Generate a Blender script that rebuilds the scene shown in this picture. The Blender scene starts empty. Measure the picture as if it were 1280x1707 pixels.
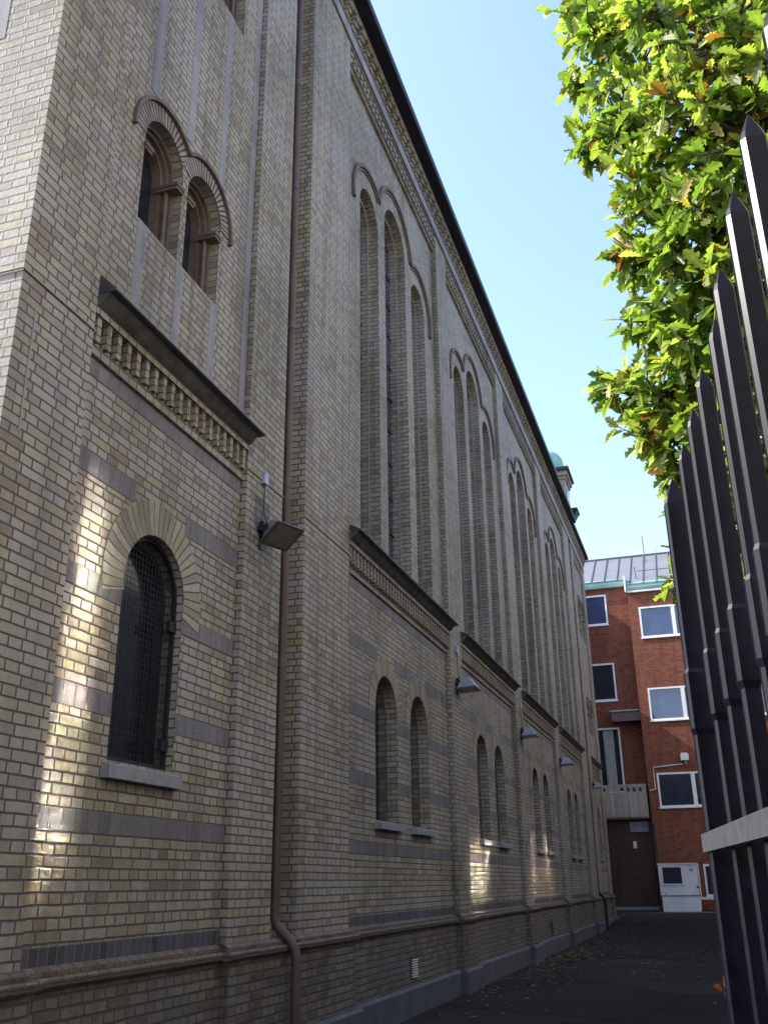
import bpy, bmesh, math, random
from mathutils import Vector, Matrix
from mathutils.geometry import tessellate_polygon
random.seed(7)
sc = bpy.context.scene
C = sc.collection

# ---------------------------------------------------------------- camera
cam_d = bpy.data.cameras.new("camera")
cam = bpy.data.objects.new("camera", cam_d); C.objects.link(cam)
R = ((0.95022297, 0.12356156, 0.28602247, 4.0),
     (0.31136837, -0.34351142, -0.88603027, 0.0),
     (-0.01122729, 0.93098466, -0.3648856, 1.6),
     (0, 0, 0, 1))
cam.matrix_world = Matrix(R)
cam_d.sensor_fit = 'VERTICAL'; cam_d.sensor_height = 36; cam_d.sensor_width = 27
cam_d.lens = 1585 / 1707 * 36
cam_d.clip_end = 2000; cam_d.clip_start = 0.05
sc.camera = cam

# ---------------------------------------------------------------- light
SX, SY, EL = -0.97, -0.20, math.radians(40)
az = math.atan2(SX, SY)
w = bpy.data.worlds.new("World"); sc.world = w; w.use_nodes = True
nt = w.node_tree; nt.nodes.clear()
sky = nt.nodes.new('ShaderNodeTexSky'); sky.sky_type = 'NISHITA'; sky.sun_disc = False
sky.sun_elevation = EL; sky.sun_rotation = az
sky.air_density = 1.0; sky.dust_density = 1.8; sky.ozone_density = 1.5
bg = nt.nodes.new('ShaderNodeBackground'); bg.inputs[1].default_value = 0.15
wo = nt.nodes.new('ShaderNodeOutputWorld')
nt.links.new(sky.outputs[0], bg.inputs[0]); nt.links.new(bg.outputs[0], wo.inputs[0])
ld = bpy.data.lights.new("sun", 'SUN'); lo = bpy.data.objects.new("sun", ld); C.objects.link(lo)
ld.energy = 2.5; ld.angle = math.radians(0.5); ld.color = (1.0, 0.95, 0.88)
sdir = Vector((math.cos(EL) * SX / math.hypot(SX, SY), math.cos(EL) * SY / math.hypot(SX, SY), math.sin(EL)))
lo.rotation_euler = sdir.to_track_quat('Z', 'Y').to_euler(); lo.location = (0, -5, 30)
sc.view_settings.view_transform = 'Standard'; sc.view_settings.look = 'None'
sc.view_settings.gamma = 1; sc.view_settings.exposure = 1.8
sc.render.engine = 'CYCLES'
sc.cycles.use_denoising = True
sc.cycles.sample_clamp_indirect = 0; sc.cycles.blur_glossy = 0
sc.cycles.max_bounces = 8; sc.cycles.diffuse_bounces = 4; sc.cycles.transparent_max_bounces = 8

# ---------------------------------------------------------------- materials
def mat(name):
    m = bpy.data.materials.new(name); m.use_nodes = True
    t = m.node_tree; t.nodes.clear()
    o = t.nodes.new('ShaderNodeOutputMaterial'); p = t.nodes.new('ShaderNodeBsdfPrincipled')
    t.links.new(p.outputs[0], o.inputs[0]); return m, t, p
def N(t, k, **kw):
    n = t.nodes.new(k)
    for a, b in kw.items(): setattr(n, a, b)
    return n
def ramp(t, fac, stops, const=False):
    r = N(t, 'ShaderNodeValToRGB'); r.color_ramp.interpolation = 'CONSTANT' if const else 'LINEAR'
    el = r.color_ramp.elements
    while len(el) < len(stops): el.new(0.5)
    for e, (p, c) in zip(el, stops): e.position = p; e.color = (*c, 1)
    t.links.new(fac, r.inputs[0]); return r.outputs[0]
def mixc(t, a, b, fac, mode='MIX'):
    m = N(t, 'ShaderNodeMix', data_type='RGBA', blend_type=mode)
    if isinstance(fac, (int, float)): m.inputs[0].default_value = fac
    else: t.links.new(fac, m.inputs[0])
    for k, v in ((6, a), (7, b)):
        if isinstance(v, tuple): m.inputs[k].default_value = (*v, 1)
        else: t.links.new(v, m.inputs[k])
    return m.outputs[2]
def plain(name, col, rough=0.6, metal=0.0, var=0.15, scale=6, bump=0.0, spec=0.5):
    m, t, p = mat(name)
    n = N(t, 'ShaderNodeTexNoise'); n.inputs['Scale'].default_value = scale; n.inputs['Detail'].default_value = 6
    tc = N(t, 'ShaderNodeNewGeometry'); t.links.new(tc.outputs['Position'], n.inputs['Vector'])
    a = tuple(c * (1 - var) for c in col); b = tuple(min(1, c * (1 + var)) for c in col)
    t.links.new(ramp(t, n.outputs[0], [(0.3, a), (0.7, b)]), p.inputs['Base Color'])
    p.inputs['Roughness'].default_value = rough; p.inputs['Metallic'].default_value = metal
    p.inputs['Specular IOR Level'].default_value = spec
    if bump:
        bp = N(t, 'ShaderNodeBump'); bp.inputs['Distance'].default_value = bump
        n2 = N(t, 'ShaderNodeTexNoise'); n2.inputs['Scale'].default_value = scale * 8; n2.inputs['Detail'].default_value = 5
        t.links.new(tc.outputs['Position'], n2.inputs['Vector'])
        t.links.new(n2.outputs[0], bp.inputs['Height']); t.links.new(bp.outputs[0], p.inputs['Normal'])
    return m
def brick(name, cols, mortar, bw=0.26, rh=0.075, ms=0.011, squash=0.5, offs=0.25, stain=None, bump=0.006, wear=0.35, distort=0.006, spec=0.45):
    m, t, p = mat(name)
    uv = N(t, 'ShaderNodeUVMap'); uv.uv_map = 'UVMap'
    geo = N(t, 'ShaderNodeNewGeometry')
    dn = N(t, 'ShaderNodeTexNoise'); dn.inputs['Scale'].default_value = 5; dn.inputs['Detail'].default_value = 2
    t.links.new(uv.outputs[0], dn.inputs['Vector'])
    sb = N(t, 'ShaderNodeVectorMath', operation='SUBTRACT'); t.links.new(dn.outputs['Color'], sb.inputs[0]); sb.inputs[1].default_value = (.5, .5, .5)
    sl = N(t, 'ShaderNodeVectorMath', operation='SCALE'); t.links.new(sb.outputs[0], sl.inputs[0]); sl.inputs['Scale'].default_value = distort * 2
    ad = N(t, 'ShaderNodeVectorMath', operation='ADD'); t.links.new(uv.outputs[0], ad.inputs[0]); t.links.new(sl.outputs[0], ad.inputs[1])
    def bt(msz, c1, c2, mo):
        b = N(t, 'ShaderNodeTexBrick', offset=offs, offset_frequency=2, squash=squash, squash_frequency=2)
        b.inputs['Scale'].default_value = 1; b.inputs['Brick Width'].default_value = bw
        b.inputs['Row Height'].default_value = rh; b.inputs['Mortar Size'].default_value = msz
        b.inputs['Mortar Smooth'].default_value = 0.35; b.inputs['Bias'].default_value = 0
        b.inputs['Color1'].default_value = (c1,) * 3 + (1,); b.inputs['Color2'].default_value = (c2,) * 3 + (1,); b.inputs['Mortar'].default_value = (mo,) * 3 + (1,)
        t.links.new(ad.outputs[0], b.inputs['Vector']); return b
    b = bt(ms, 0, 1, 0.5)
    base = ramp(t, b.outputs['Color'], cols, const=False)
    # second hue variation with patchy noise
    n1 = N(t, 'ShaderNodeTexNoise'); n1.inputs['Scale'].default_value = 0.45; n1.inputs['Detail'].default_value = 6; n1.inputs['Roughness'].default_value = .6
    t.links.new(geo.outputs['Position'], n1.inputs['Vector'])
    dark = ramp(t, n1.outputs[0], [(0.3, (1 - wear,) * 3), (0.62, (1.05, 1.04, 1.04))])
    base = mixc(t, base, dark, 1.0, 'MULTIPLY')
    n3 = N(t, 'ShaderNodeTexNoise'); n3.inputs['Scale'].default_value = 38; n3.inputs['Detail'].default_value = 4
    t.links.new(geo.outputs['Position'], n3.inputs['Vector'])
    base = mixc(t, base, ramp(t, n3.outputs[0], [(0.3, (0.86,) * 3), (0.65, (1.14,) * 3)]), 1.0, 'MULTIPLY')
    # vertical runs of dirt
    mp = N(t, 'ShaderNodeMapping'); mp.inputs['Scale'].default_value = (5, 5, .35); t.links.new(geo.outputs['Position'], mp.inputs[0])
    n4 = N(t, 'ShaderNodeTexNoise'); n4.inputs['Scale'].default_value = 1; n4.inputs['Detail'].default_value = 5
    t.links.new(mp.outputs[0], n4.inputs['Vector'])
    base = mixc(t, base, ramp(t, n4.outputs[0], [(0.32, (0.72, .70, .71)), (0.52, (1.06, 1.04, 1.03))]), 1.0, 'MULTIPLY')
    if stain:
        n5 = N(t, 'ShaderNodeTexNoise'); n5.inputs['Scale'].default_value = 0.9; n5.inputs['Detail'].default_value = 5
        t.links.new(geo.outputs['Position'], n5.inputs['Vector'])
        f = ramp(t, n5.outputs[0], [(0.45, (0, 0, 0)), (0.72, (.6, .6, .6))])
        base = mixc(t, base, stain, f)
    col = mixc(t, base, mortar, b.outputs['Fac'])
    t.links.new(col, p.inputs['Base Color']); p.inputs['Roughness'].default_value = 0.66
    p.inputs['Specular IOR Level'].default_value = spec
    inv = N(t, 'ShaderNodeMath', operation='SUBTRACT'); inv.inputs[0].default_value = 1; t.links.new(b.outputs['Fac'], inv.inputs[1])
    m2 = N(t, 'ShaderNodeMath', operation='MULTIPLY_ADD'); t.links.new(n3.outputs[0], m2.inputs[0]); m2.inputs[1].default_value = 0.35
    t.links.new(inv.outputs[0], m2.inputs[2])
    bp = N(t, 'ShaderNodeBump'); bp.inputs['Distance'].default_value = bump; bp.inputs['Strength'].default_value = 1
    t.links.new(m2.outputs[0], bp.inputs['Height']); t.links.new(bp.outputs[0], p.inputs['Normal'])
    return m

YB = [(0.0, (.22, .18, .145)), (0.2, (.275, .245, .175)), (0.42, (.325, .298, .195)), (0.62, (.345, .328, .275)), (0.8, (.305, .292, .262)), (1.0, (.35, .322, .205))]
M = {}
M['brick'] = brick('yellow_brick', YB, (.085, .072, .065), ms=.008, stain=(.31, .28, .29), bump=.009)
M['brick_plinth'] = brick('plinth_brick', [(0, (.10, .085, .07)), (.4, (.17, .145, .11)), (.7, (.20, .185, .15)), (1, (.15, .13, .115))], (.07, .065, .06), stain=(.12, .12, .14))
M['brick_mould'] = brick('moulded_brick', [(0, (.11, .075, .055)), (.5, (.18, .135, .09)), (1, (.15, .12, .10))], (.07, .06, .055), bw=.13, squash=1, offs=.5)
M['greyband'] = brick('grey_band', [(0, (.13, .125, .14)), (.5, (.185, .18, .19)), (1, (.16, .15, .155))], (.115, .105, .10), bw=.14, rh=.15, squash=1, offs=0, ms=.006, bump=.003)
M['greystripe'] = brick('grey_stripe', [(0, (.20, .205, .23)), (.5, (.27, .27, .29)), (1, (.24, .24, .25))], (.22, .21, .21), bw=.15, rh=.30, squash=1, offs=0, ms=.006, bump=.002)
M['darkband'] = brick('dark_glazed_band', [(0, (.05, .052, .065)), (.5, (.10, .10, .12)), (1, (.075, .075, .09))], (.13, .12, .12), bw=.095, rh=.15, squash=1, offs=0, ms=.007, bump=.003)
M['vous'] = brick('arch_brick', YB, (.085, .075, .065), bw=.32, rh=.075, squash=1, offs=0, ms=.006)
M['vous_thin'] = brick('thin_arch_brick', [(0, (.24, .21, .17)), (1, (.32, .29, .25))], (.02, .018, .018), bw=.32, rh=.052, squash=1, offs=0, ms=.010)
M['redbrick'] = brick('red_brick', [(0, (.14, .040, .027)), (.3, (.20, .062, .038)), (.6, (.26, .088, .052)), (1, (.18, .052, .034))], (.15, .075, .05), wear=.15, bump=.004, spec=.15)
M['terra'] = plain('brown_moulded_brick', (.125, .092, .075), .75, var=.25, scale=9, bump=.003)
M['granite'] = plain('granite', (.075, .078, .095), .75, var=.28, scale=3, bump=.004)
M['stone'] = plain('sill_stone', (.24, .24, .27), .8, var=.18, scale=7, bump=.003)
M['flash'] = plain('dark_flashing', (.05, .048, .062), .42, metal=.35, var=.2, scale=5)
M['dirty'] = plain('sooty_plaster', (.085, .078, .07), .9, var=.4, scale=7, bump=.003)
M['eave'] = plain('black_eave_sheet', (.010, .010, .017), .5, var=.2, scale=5, spec=.25)
M['pipe'] = plain('brown_downpipe', (.095, .060, .052), .5, var=.22, scale=3, spec=.4)
M['pipedark'] = plain('pipe_joint', (.10, .07, .07), .5, var=.2, scale=8)
M['copper'] = plain('green_copper', (.23, .40, .36), .6, var=.18, scale=3)
M['roofmetal'] = plain('roof_sheet', (.16, .16, .175), .5, metal=.0, var=.06, scale=1.5)
M['roofdark'] = plain('seam', (.07, .075, .08), .6)
M['black'] = plain('black_paint', (.012, .012, .015), .5, var=.2)
M['fence'] = plain('fence_paint', (.0035, .0036, .0095), .30, var=.5, scale=30, spec=.16)
M['rail'] = plain('rail_paint', (.045, .047, .058), .5, var=.25, scale=30)
M['white'] = plain('white_paint', (.74, .74, .75), .45, var=.05)
M['offwhite'] = plain('booth_paint', (.78, .78, .82), .45, var=.08, scale=3)
M['lampgrey'] = plain('cast_aluminium', (.30, .32, .36), .5, metal=.35, var=.2, scale=14)
M['lens'] = plain('lamp_glass', (.20, .19, .165), .12, var=.15, scale=12)
M['cable'] = plain('cable', (.035, .03, .035), .5)
M['cablelight'] = plain('pale_cable', (.34, .31, .27), .6)
M['jbox'] = plain('junction_box_plastic', (.33, .37, .52), .35)
M['concrete'] = brick('ribbed_concrete', [(0, (.29, .265, .235)), (1, (.38, .35, .31))], (.21, .19, .17), bw=.09, rh=6, squash=1, offs=0, ms=.012, bump=.012)
M['door'] = plain('dark_wood_door', (.045, .017, .012), .5, var=.35, scale=5)
M['curtain'] = plain('curtain', (.33, .34, .31), .8)
M['backing'] = plain('dark_backing', (.01, .01, .012), .9)
M['bark'] = plain('oak_bark', (.11, .085, .065), .9, var=.35, scale=14, bump=.01)
M['step'] = plain('step_stone', (.25, .24, .24), .8, var=.2)
M['render'] = plain('pale_render', (.42, .405, .38), .9, var=.08, scale=1.2, bump=.003)
def glass(name, col, rough, spec=.8):
    m, t, p = mat(name)
    n = N(t, 'ShaderNodeTexNoise'); n.inputs['Scale'].default_value = 1.3
    g = N(t, 'ShaderNodeNewGeometry'); t.links.new(g.outputs['Position'], n.inputs['Vector'])
    t.links.new(ramp(t, n.outputs[0], [(.3, tuple(c * .7 for c in col)), (.7, tuple(c * 1.3 for c in col))]), p.inputs['Base Color'])
    p.inputs['Roughness'].default_value = rough; p.inputs['Specular IOR Level'].default_value = spec
    p.inputs['IOR'].default_value = 1.5
    bp = N(t, 'ShaderNodeBump'); bp.inputs['Distance'].default_value = .004; bp.inputs['Strength'].default_value = .4
    t.links.new(n.outputs[0], bp.inputs['Height']); t.links.new(bp.outputs[0], p.inputs['Normal'])
    return m
M['glass'] = glass('window_glass_dark', (.014, .018, .03), .08)
M['leaded'] = glass('leaded_glass', (.035, .045, .075), .25)
M['glassblue'] = glass('window_glass', (.03, .045, .12), .03, 1.0)  # blue of the reflected sky is put into the base colour
# asphalt
def asphalt():
    m, t, p = mat('asphalt')
    g = N(t, 'ShaderNodeNewGeometry')
    n = N(t, 'ShaderNodeTexNoise'); n.inputs['Scale'].default_value = 60; n.inputs['Detail'].default_value = 5
    n2 = N(t, 'ShaderNodeTexNoise'); n2.inputs['Scale'].default_value = .5; n2.inputs['Detail'].default_value = 7
    t.links.new(g.outputs['Position'], n.inputs['Vector']); t.links.new(g.outputs['Position'], n2.inputs['Vector'])
    c = mixc(t, ramp(t, n.outputs[0], [(.3, (.013, .013, .014)), (.7, (.034, .033, .033))]), ramp(t, n2.outputs[0], [(.35, (.62, .60, .56)), (.7, (1.1, 1.1, 1.1))]), 1, 'MULTIPLY')
    vo = N(t, 'ShaderNodeTexVoronoi', feature='DISTANCE_TO_EDGE'); vo.inputs['Scale'].default_value = .33
    wv = mixc(t, g.outputs['Position'], n2.outputs['Color'], .18); t.links.new(wv, vo.inputs['Vector'])
    c = mixc(t, c, ramp(t, vo.outputs['Distance'], [(.004, (.35, .35, .35)), (.012, (1, 1, 1))]), 1, 'MULTIPLY')
    vp = N(t, 'ShaderNodeTexVoronoi'); vp.inputs['Scale'].default_value = .33; t.links.new(wv, vp.inputs['Vector'])
    c = mixc(t, c, ramp(t, vp.outputs['Color'], [(.2, (.8, .8, .8)), (.8, (1.25, 1.22, 1.18))]), 1, 'MULTIPLY')
    t.links.new(c, p.inputs['Base Color']); p.inputs['Roughness'].default_value = .95; p.inputs['Specular IOR Level'].default_value = .15
    bp = N(t, 'ShaderNodeBump'); bp.inputs['Distance'].default_value = .004
    t.links.new(n.outputs[0], bp.inputs['Height']); t.links.new(bp.outputs[0], p.inputs['Normal'])
    return m
M['asphalt'] = asphalt()
def leafmat(name, stops, trans=.55):
    m = bpy.data.materials.new(name); m.use_nodes = True; t = m.node_tree; t.nodes.clear()
    o = N(t, 'ShaderNodeOutputMaterial')
    a = N(t, 'ShaderNodeAttribute', attribute_name='tint')
    c = ramp(t, a.outputs['Fac'], stops)
    g = N(t, 'ShaderNodeNewGeometry')
    n = N(t, 'ShaderNodeTexNoise'); n.inputs['Scale'].default_value = 30; t.links.new(g.outputs['Position'], n.inputs['Vector'])
    c = mixc(t, c, ramp(t, n.outputs[0], [(.35, (.75, .8, .7)), (.6, (1.1, 1.1, 1.0))]), 1, 'MULTIPLY')
    p = N(t, 'ShaderNodeBsdfPrincipled'); p.inputs['Roughness'].default_value = .42; p.inputs['Specular IOR Level'].default_value = .5
    tr = N(t, 'ShaderNodeBsdfTranslucent')
    c2 = mixc(t, c, (1.6, 1.75, .65), 1, 'MULTIPLY')
    t.links.new(c, p.inputs['Base Color']); t.links.new(c2, tr.inputs[0])
    mx = N(t, 'ShaderNodeMixShader'); mx.inputs[0].default_value = trans
    t.links.new(p.outputs[0], mx.inputs[1]); t.links.new(tr.outputs[0], mx.inputs[2]); t.links.new(mx.outputs[0], o.inputs[0])
    return m
M['leaf'] = leafmat('oak_leaf', [(0, (.07, .12, .04)), (.3, (.15, .225, .055)), (.55, (.23, .29, .08)), (.75, (.32, .36, .14)), (.9, (.46, .47, .30)), (.93, (.40, .30, .06)), (.96, (.24, .11, .04)), (1, (.12, .055, .03))])
M['fallen'] = leafmat('fallen_leaf', [(0, (.10, .05, .02)), (.5, (.20, .09, .03)), (1, (.30, .17, .05))], .15)
M['redleaf'] = leafmat('red_leaf', [(0, (.18, .02, .015)), (.5, (.28, .035, .02)), (1, (.38, .12, .02))], .35)

m_, t_, p_ = mat('sun_mirror_glazing'); M['mirrorglass'] = m_
p_.inputs['Base Color'].default_value = (.9, .87, .77, 1); p_.inputs['Metallic'].default_value = 1; p_.inputs['Roughness'].default_value = .055
# unseen windows opposite, built as bowed mirrors to throw sun on the church wall
def back(y0, y1, z0, z1, ky, kz):
    """pane (y0, y1, z0, z1, bow y, bow z) whose reflection lands on the given rectangle of the church wall"""
    t = 8.2 / abs(sdir.x); cy_, cz_, hy, hz = (y0 + y1) / 2, (z0 + z1) / 2, (y1 - y0) / 2 * ky, (z1 - z0) / 2 * kz
    return (cy_ - hy + sdir.y * t, cy_ + hy + sdir.y * t, cz_ - hz + sdir.z * t, cz_ + hz + sdir.z * t, -(1 - 1 / ky) / (4 * t), -.58 * (1 - 1 / kz) / (4 * t))
MIRROR_WINDOWS = [back(5.47, 5.67, 1.95, 4.25, 2.6, 1.9), back(17.3, 18.6, .8, 2.05, 2.2, 2.6), back(23.6, 23.95, .9, 2.9, 2.6, 2.0), back(25.75, 26.2, 1.3, 2.6, 2.6, 2.4)]
# ---------------------------------------------------------------- mesh builder
class MB:
    def __init__(s): s.v = []; s.f = []; s.uv = []; s.tint = []
    def face(s, pts, uv=None, tint=0.0):
        b = len(s.v); s.v += [tuple(p) for p in pts]; s.f.append(tuple(range(b, b + len(pts))))
        if uv is None:
            n = Vector((0, 0, 0)); P = [Vector(p) for p in pts]
            for i in range(len(P)):
                a, c = P[i], P[(i + 1) % len(P)]
                n += Vector(((a.y - c.y) * (a.z + c.z), (a.z - c.z) * (a.x + c.x), (a.x - c.x) * (a.y + c.y)))
            ax = max(range(3), key=lambda k: abs(n[k]))
            uv = [((p.y, p.z) if ax == 0 else (p.x + .06, p.z) if ax == 1 else (p.y, p.x)) for p in P]
        s.uv += list(uv); s.tint.append(tint)
    def box(s, x0, x1, y0, y1, z0, z1):
        a = [(x0, y0, z0), (x1, y0, z0), (x1, y1, z0), (x0, y1, z0), (x0, y0, z1), (x1, y0, z1), (x1, y1, z1), (x0, y1, z1)]
        for q in ((0, 3, 2, 1), (4, 5, 6, 7), (0, 1, 5, 4), (1, 2, 6, 5), (2, 3, 7, 6), (3, 0, 4, 7)):
            s.face([a[i] for i in q])
    def hexa(s, a):
        for q in ((0, 3, 2, 1), (4, 5, 6, 7), (0, 1, 5, 4), (1, 2, 6, 5), (2, 3, 7, 6), (3, 0, 4, 7)):
            s.face([a[i] for i in q])
    def prof(s, prof, y0, y1, caps=True):          # (x,z) profile extruded along y
        n = len(prof)
        for i in range(n):
            (xa, za), (xb, zb) = prof[i], prof[(i + 1) % n]
            s.face([(xa, y0, za), (xa, y1, za), (xb, y1, zb), (xb, y0, zb)])
        if caps:
            s.face([(x, y0, z) for x, z in prof]); s.face([(x, y1, z) for x, z in reversed(prof)])
    def tube(s, path, r, n=10, caps=True):
        P = [Vector(p) for p in path]; rs = r if isinstance(r, (list, tuple)) else [r] * len(P)
        rings = []; u = None
        for i, p in enumerate(P):
            d = (P[min(i + 1, len(P) - 1)] - P[max(i - 1, 0)]).normalized()
            if u is None: u = d.orthogonal().normalized()
            else: u = (u - d * u.dot(d)).normalized()
            v = d.cross(u)
            rings.append([p + (u * math.cos(2 * math.pi * k / n) + v * math.sin(2 * math.pi * k / n)) * rs[i] for k in range(n)])
        for i in range(len(P) - 1):
            for k in range(n):
                s.face([rings[i][k], rings[i][(k + 1) % n], rings[i + 1][(k + 1) % n], rings[i + 1][k]])
        if caps: s.face(rings[0][::-1]); s.face(rings[-1])
    def loft(s, A, B, closed=True):
        n = len(A); L = 0
        for i in range(n if closed else n - 1):
            j = (i + 1) % n; a, b = Vector(A[i]), Vector(A[j]); d = (b - a).length; w_ = (Vector(B[i]) - a).length
            s.face([A[i], A[j], B[j], B[i]], [(0, L), (0, L + d), (w_, L + d), (w_, L)]); L += d
    def panel(s, x, outer, holes):
        loops = [outer] + holes; pts = [p for l in loops for p in l]
        tris = tessellate_polygon([[Vector((y, z, 0)) for y, z in l] for l in loops])
        for t in tris:
            q = [pts[i] for i in t]; s.face([(x, y, z) for y, z in q], q)
    def build(s, name, m, parent=None, smooth=False, tint=False):
        me = bpy.data.meshes.new(name)
        me.from_pydata(s.v, [], s.f)
        ul = me.uv_layers.new(name='UVMap')
        ul.data.foreach_set('uv', [c for p in s.uv for c in p])
        if tint:
            a = me.attributes.new('tint', 'FLOAT', 'FACE'); a.data.foreach_set('value', s.tint)
        if not tint:
            bm = bmesh.new(); bm.from_mesh(me)
            bmesh.ops.remove_doubles(bm, verts=bm.verts, dist=1e-5)
            bmesh.ops.recalc_face_normals(bm, faces=bm.faces)
            bm.to_mesh(me); bm.free()
        if smooth:
            me.polygons.foreach_set('use_smooth', [True] * len(me.polygons))
            try: me.set_sharp_from_angle(angle=math.radians(40))
            except Exception: pass
        me.materials.append(M[m] if isinstance(m, str) else m)
        o = bpy.data.objects.new(name, me); C.objects.link(o)
        if parent:
            o.parent = parent
            if parent.type == 'EMPTY' and not LOCAL[0]: o.matrix_parent_inverse = parent.matrix_basis.inverted()
        return o
LOCAL = [False]      # True while a thing is modelled in its own coordinates
def empty(name, loc, label, cat, group=None, rot=0):
    o = bpy.data.objects.new(name, None); C.objects.link(o); o.location = loc; o.rotation_euler = (0, 0, rot)
    o['label'] = label; o['category'] = cat
    if group: o['group'] = group
    o.empty_display_size = .1
    return o
def struct(o, kind='structure'): o['kind'] = kind; return o

# ---------------------------------------------------------------- ground
def gz(y):
    if y < 34: return 0.0
    if y < 43: return .34 * (y - 34) / 9
    return .34 + .07 * min(1, (y - 43) / 5)
g = MB()
ys = [-300, -60, -10, 0, 5, 10, 20, 30, 34, 36, 38, 40, 43, 46, 48, 60, 120, 600]
xs = [-300, -60, -1, 0, 4, 12, 60, 300]
for i in range(len(ys) - 1):
    for j in range(len(xs) - 1):
        g.face([(xs[j], ys[i], gz(ys[i])), (xs[j + 1], ys[i], gz(ys[i])), (xs[j + 1], ys[i + 1], gz(ys[i + 1])), (xs[j], ys[i + 1], gz(ys[i + 1]))])
struct(g.build('ground', 'asphalt'))

# ---------------------------------------------------------------- church
YM = 45.48
ch = empty('brick_church', (0, 4.43, 0), 'long yellow brick church wall with tall round-arched windows and black eaves along the dark alley', 'church')
DT, DN, DS = .07, .10, .22
TOPR = 14.32
NB = [(10.93, 16.1), (16.95, 22.2), (23.1, 28.35), (29.25, 34.5)]
def arch(yc, r, zb, zc, n=20):
    p = [(yc - r, zb), (yc + r, zb)]
    p += [(yc + r * math.cos(a), zc + r * math.sin(a)) for a in [math.pi * k / n for k in range(n + 1)]]
    return p
def on(x, pts): return [(x, y, z) for y, z in pts]
def ring(m, x, yc, zc, r0, r1, a0=0, a1=math.pi, n=24, thick=.006):
    A = [a0 + (a1 - a0) * k / n for k in range(n + 1)]
    for i in range(n):
        a, b = A[i], A[i + 1]; rm = (r0 + r1) / 2
        q = [(yc + r0 * math.cos(a), zc + r0 * math.sin(a)), (yc + r0 * math.cos(b), zc + r0 * math.sin(b)),
             (yc + r1 * math.cos(b), zc + r1 * math.sin(b)), (yc + r1 * math.cos(a), zc + r1 * math.sin(a))]
        m.face(on(x, q), [(.015, a * rm), (.015, b * rm), (.015 + r1 - r0, b * rm), (.015 + r1 - r0, a * rm)])
    O = [(yc + r1 * math.cos(a), zc + r1 * math.sin(a)) for a in A]
    m.loft(on(x, O), on(x - thick, O), False)
def arcbar(m, x, pts, w_, d):      # moulding following points in the (y,z) plane
    P = [Vector((0, y, z)) for y, z in pts]; I = []; O = []
    for i in range(len(P)):
        t = (P[min(i + 1, len(P) - 1)] - P[max(i - 1, 0)]).normalized(); nn = Vector((0, -t.z, t.y))
        I.append(P[i] - nn * w_ / 2); O.append(P[i] + nn * w_ / 2)
    for i in range(len(P) - 1):
        a, b, c, e = I[i], I[i + 1], O[i + 1], O[i]
        f = lambda v, xx: (xx, v.y, v.z)
        m.face([f(a, x + d), f(b, x + d), f(c, x + d), f(e, x + d)])
        m.face([f(a, x), f(b, x), f(b, x + d), f(a, x + d)]); m.face([f(e, x), f(c, x), f(c, x + d), f(e, x + d)])
    for k in (0, -1):
        m.face([(x, I[k].y, I[k].z), (x + d, I[k].y, I[k].z), (x + d, O[k].y, O[k].z), (x, O[k].y, O[k].z)])

segs = []     # (y0,y1,x,kind)
def tower_segs(mir):
    s_ = [(4.43, 5.26, 0.0, 'l'), (5.26, 7.93, -DT, 't'), (7.93, 8.80, 0.0, 'l')]
    return [(YM - b, YM - a, x, k) for a, b, x, k in reversed(s_)] if mir else s_
segs += tower_segs(False) + [(8.80, 9.42, -DS, 's'), (9.42, 10.93, 0.0, 'l')]
for i, (a, b) in enumerate(NB):
    segs.append((a, b, -DN, 'n'))
    segs.append((b, NB[i + 1][0] if i < 3 else YM - 9.42, 0.0, 'l'))
segs += [(YM - 9.42, YM - 8.80, -DS, 's')] + tower_segs(True)
Z0, Z1 = 1.125, 14.99

class Win: pass
def window(y0, r, zb, zc, x, name, parent, orders, glassm, sill=None, jamb='brick', frame=False, lab=None):
    """orders: list of (dr, depth, material) stepping inward"""
    w1 = arch(y0, r, zb, zc)
    root = None; xx = x; rr = r; cur = w1; zb_ = zb
    res = MB(); parts = []
    for k, (dr, dp, mm) in enumerate(orders):
        mb_ = MB(); rr2 = rr - dr
        nxt = arch(y0, rr2, zb_, zc) if dr else cur
        if dr: # ledge
            mb_.loft(on(xx, cur), on(xx, nxt))
        mb_.loft(on(xx, nxt), on(xx - dp, nxt))
        parts.append((mb_, mm)); cur = nxt; rr = rr2; xx -= dp
    mm_all = parts[0][0]; first = parts[0][1]
    root = mm_all.build(name, first, parent)
    for mb_, mm in parts[1:]: mb_.build('jamb_moulding' if mm == 'terra' else 'inner_reveal', mm, root)
    gp = MB(); gp.panel(xx + .004, cur, []); gp.build('pane', glassm, root)
    if frame:
        fr = MB(); c2 = arch(y0, rr - .05, zb_ + .05, zc)
        fr.loft(on(xx + .05, cur), on(xx + .05, c2)); fr.loft(on(xx + .05, c2), on(xx, c2)); fr.build('frame', 'black', root)
    if sill:
        sz, sh, pr = sill; s = MB()
        s.prof([(xx, sz + sh + .05), (xx, sz), (x + pr, sz), (x + pr, sz + sh * .7)], y0 - r - .06, y0 + r + .06)
        s.build('sill', 'stone', root)
    return root, (xx, rr, cur)

def mir(y, m): return YM - y if m else y
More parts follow.
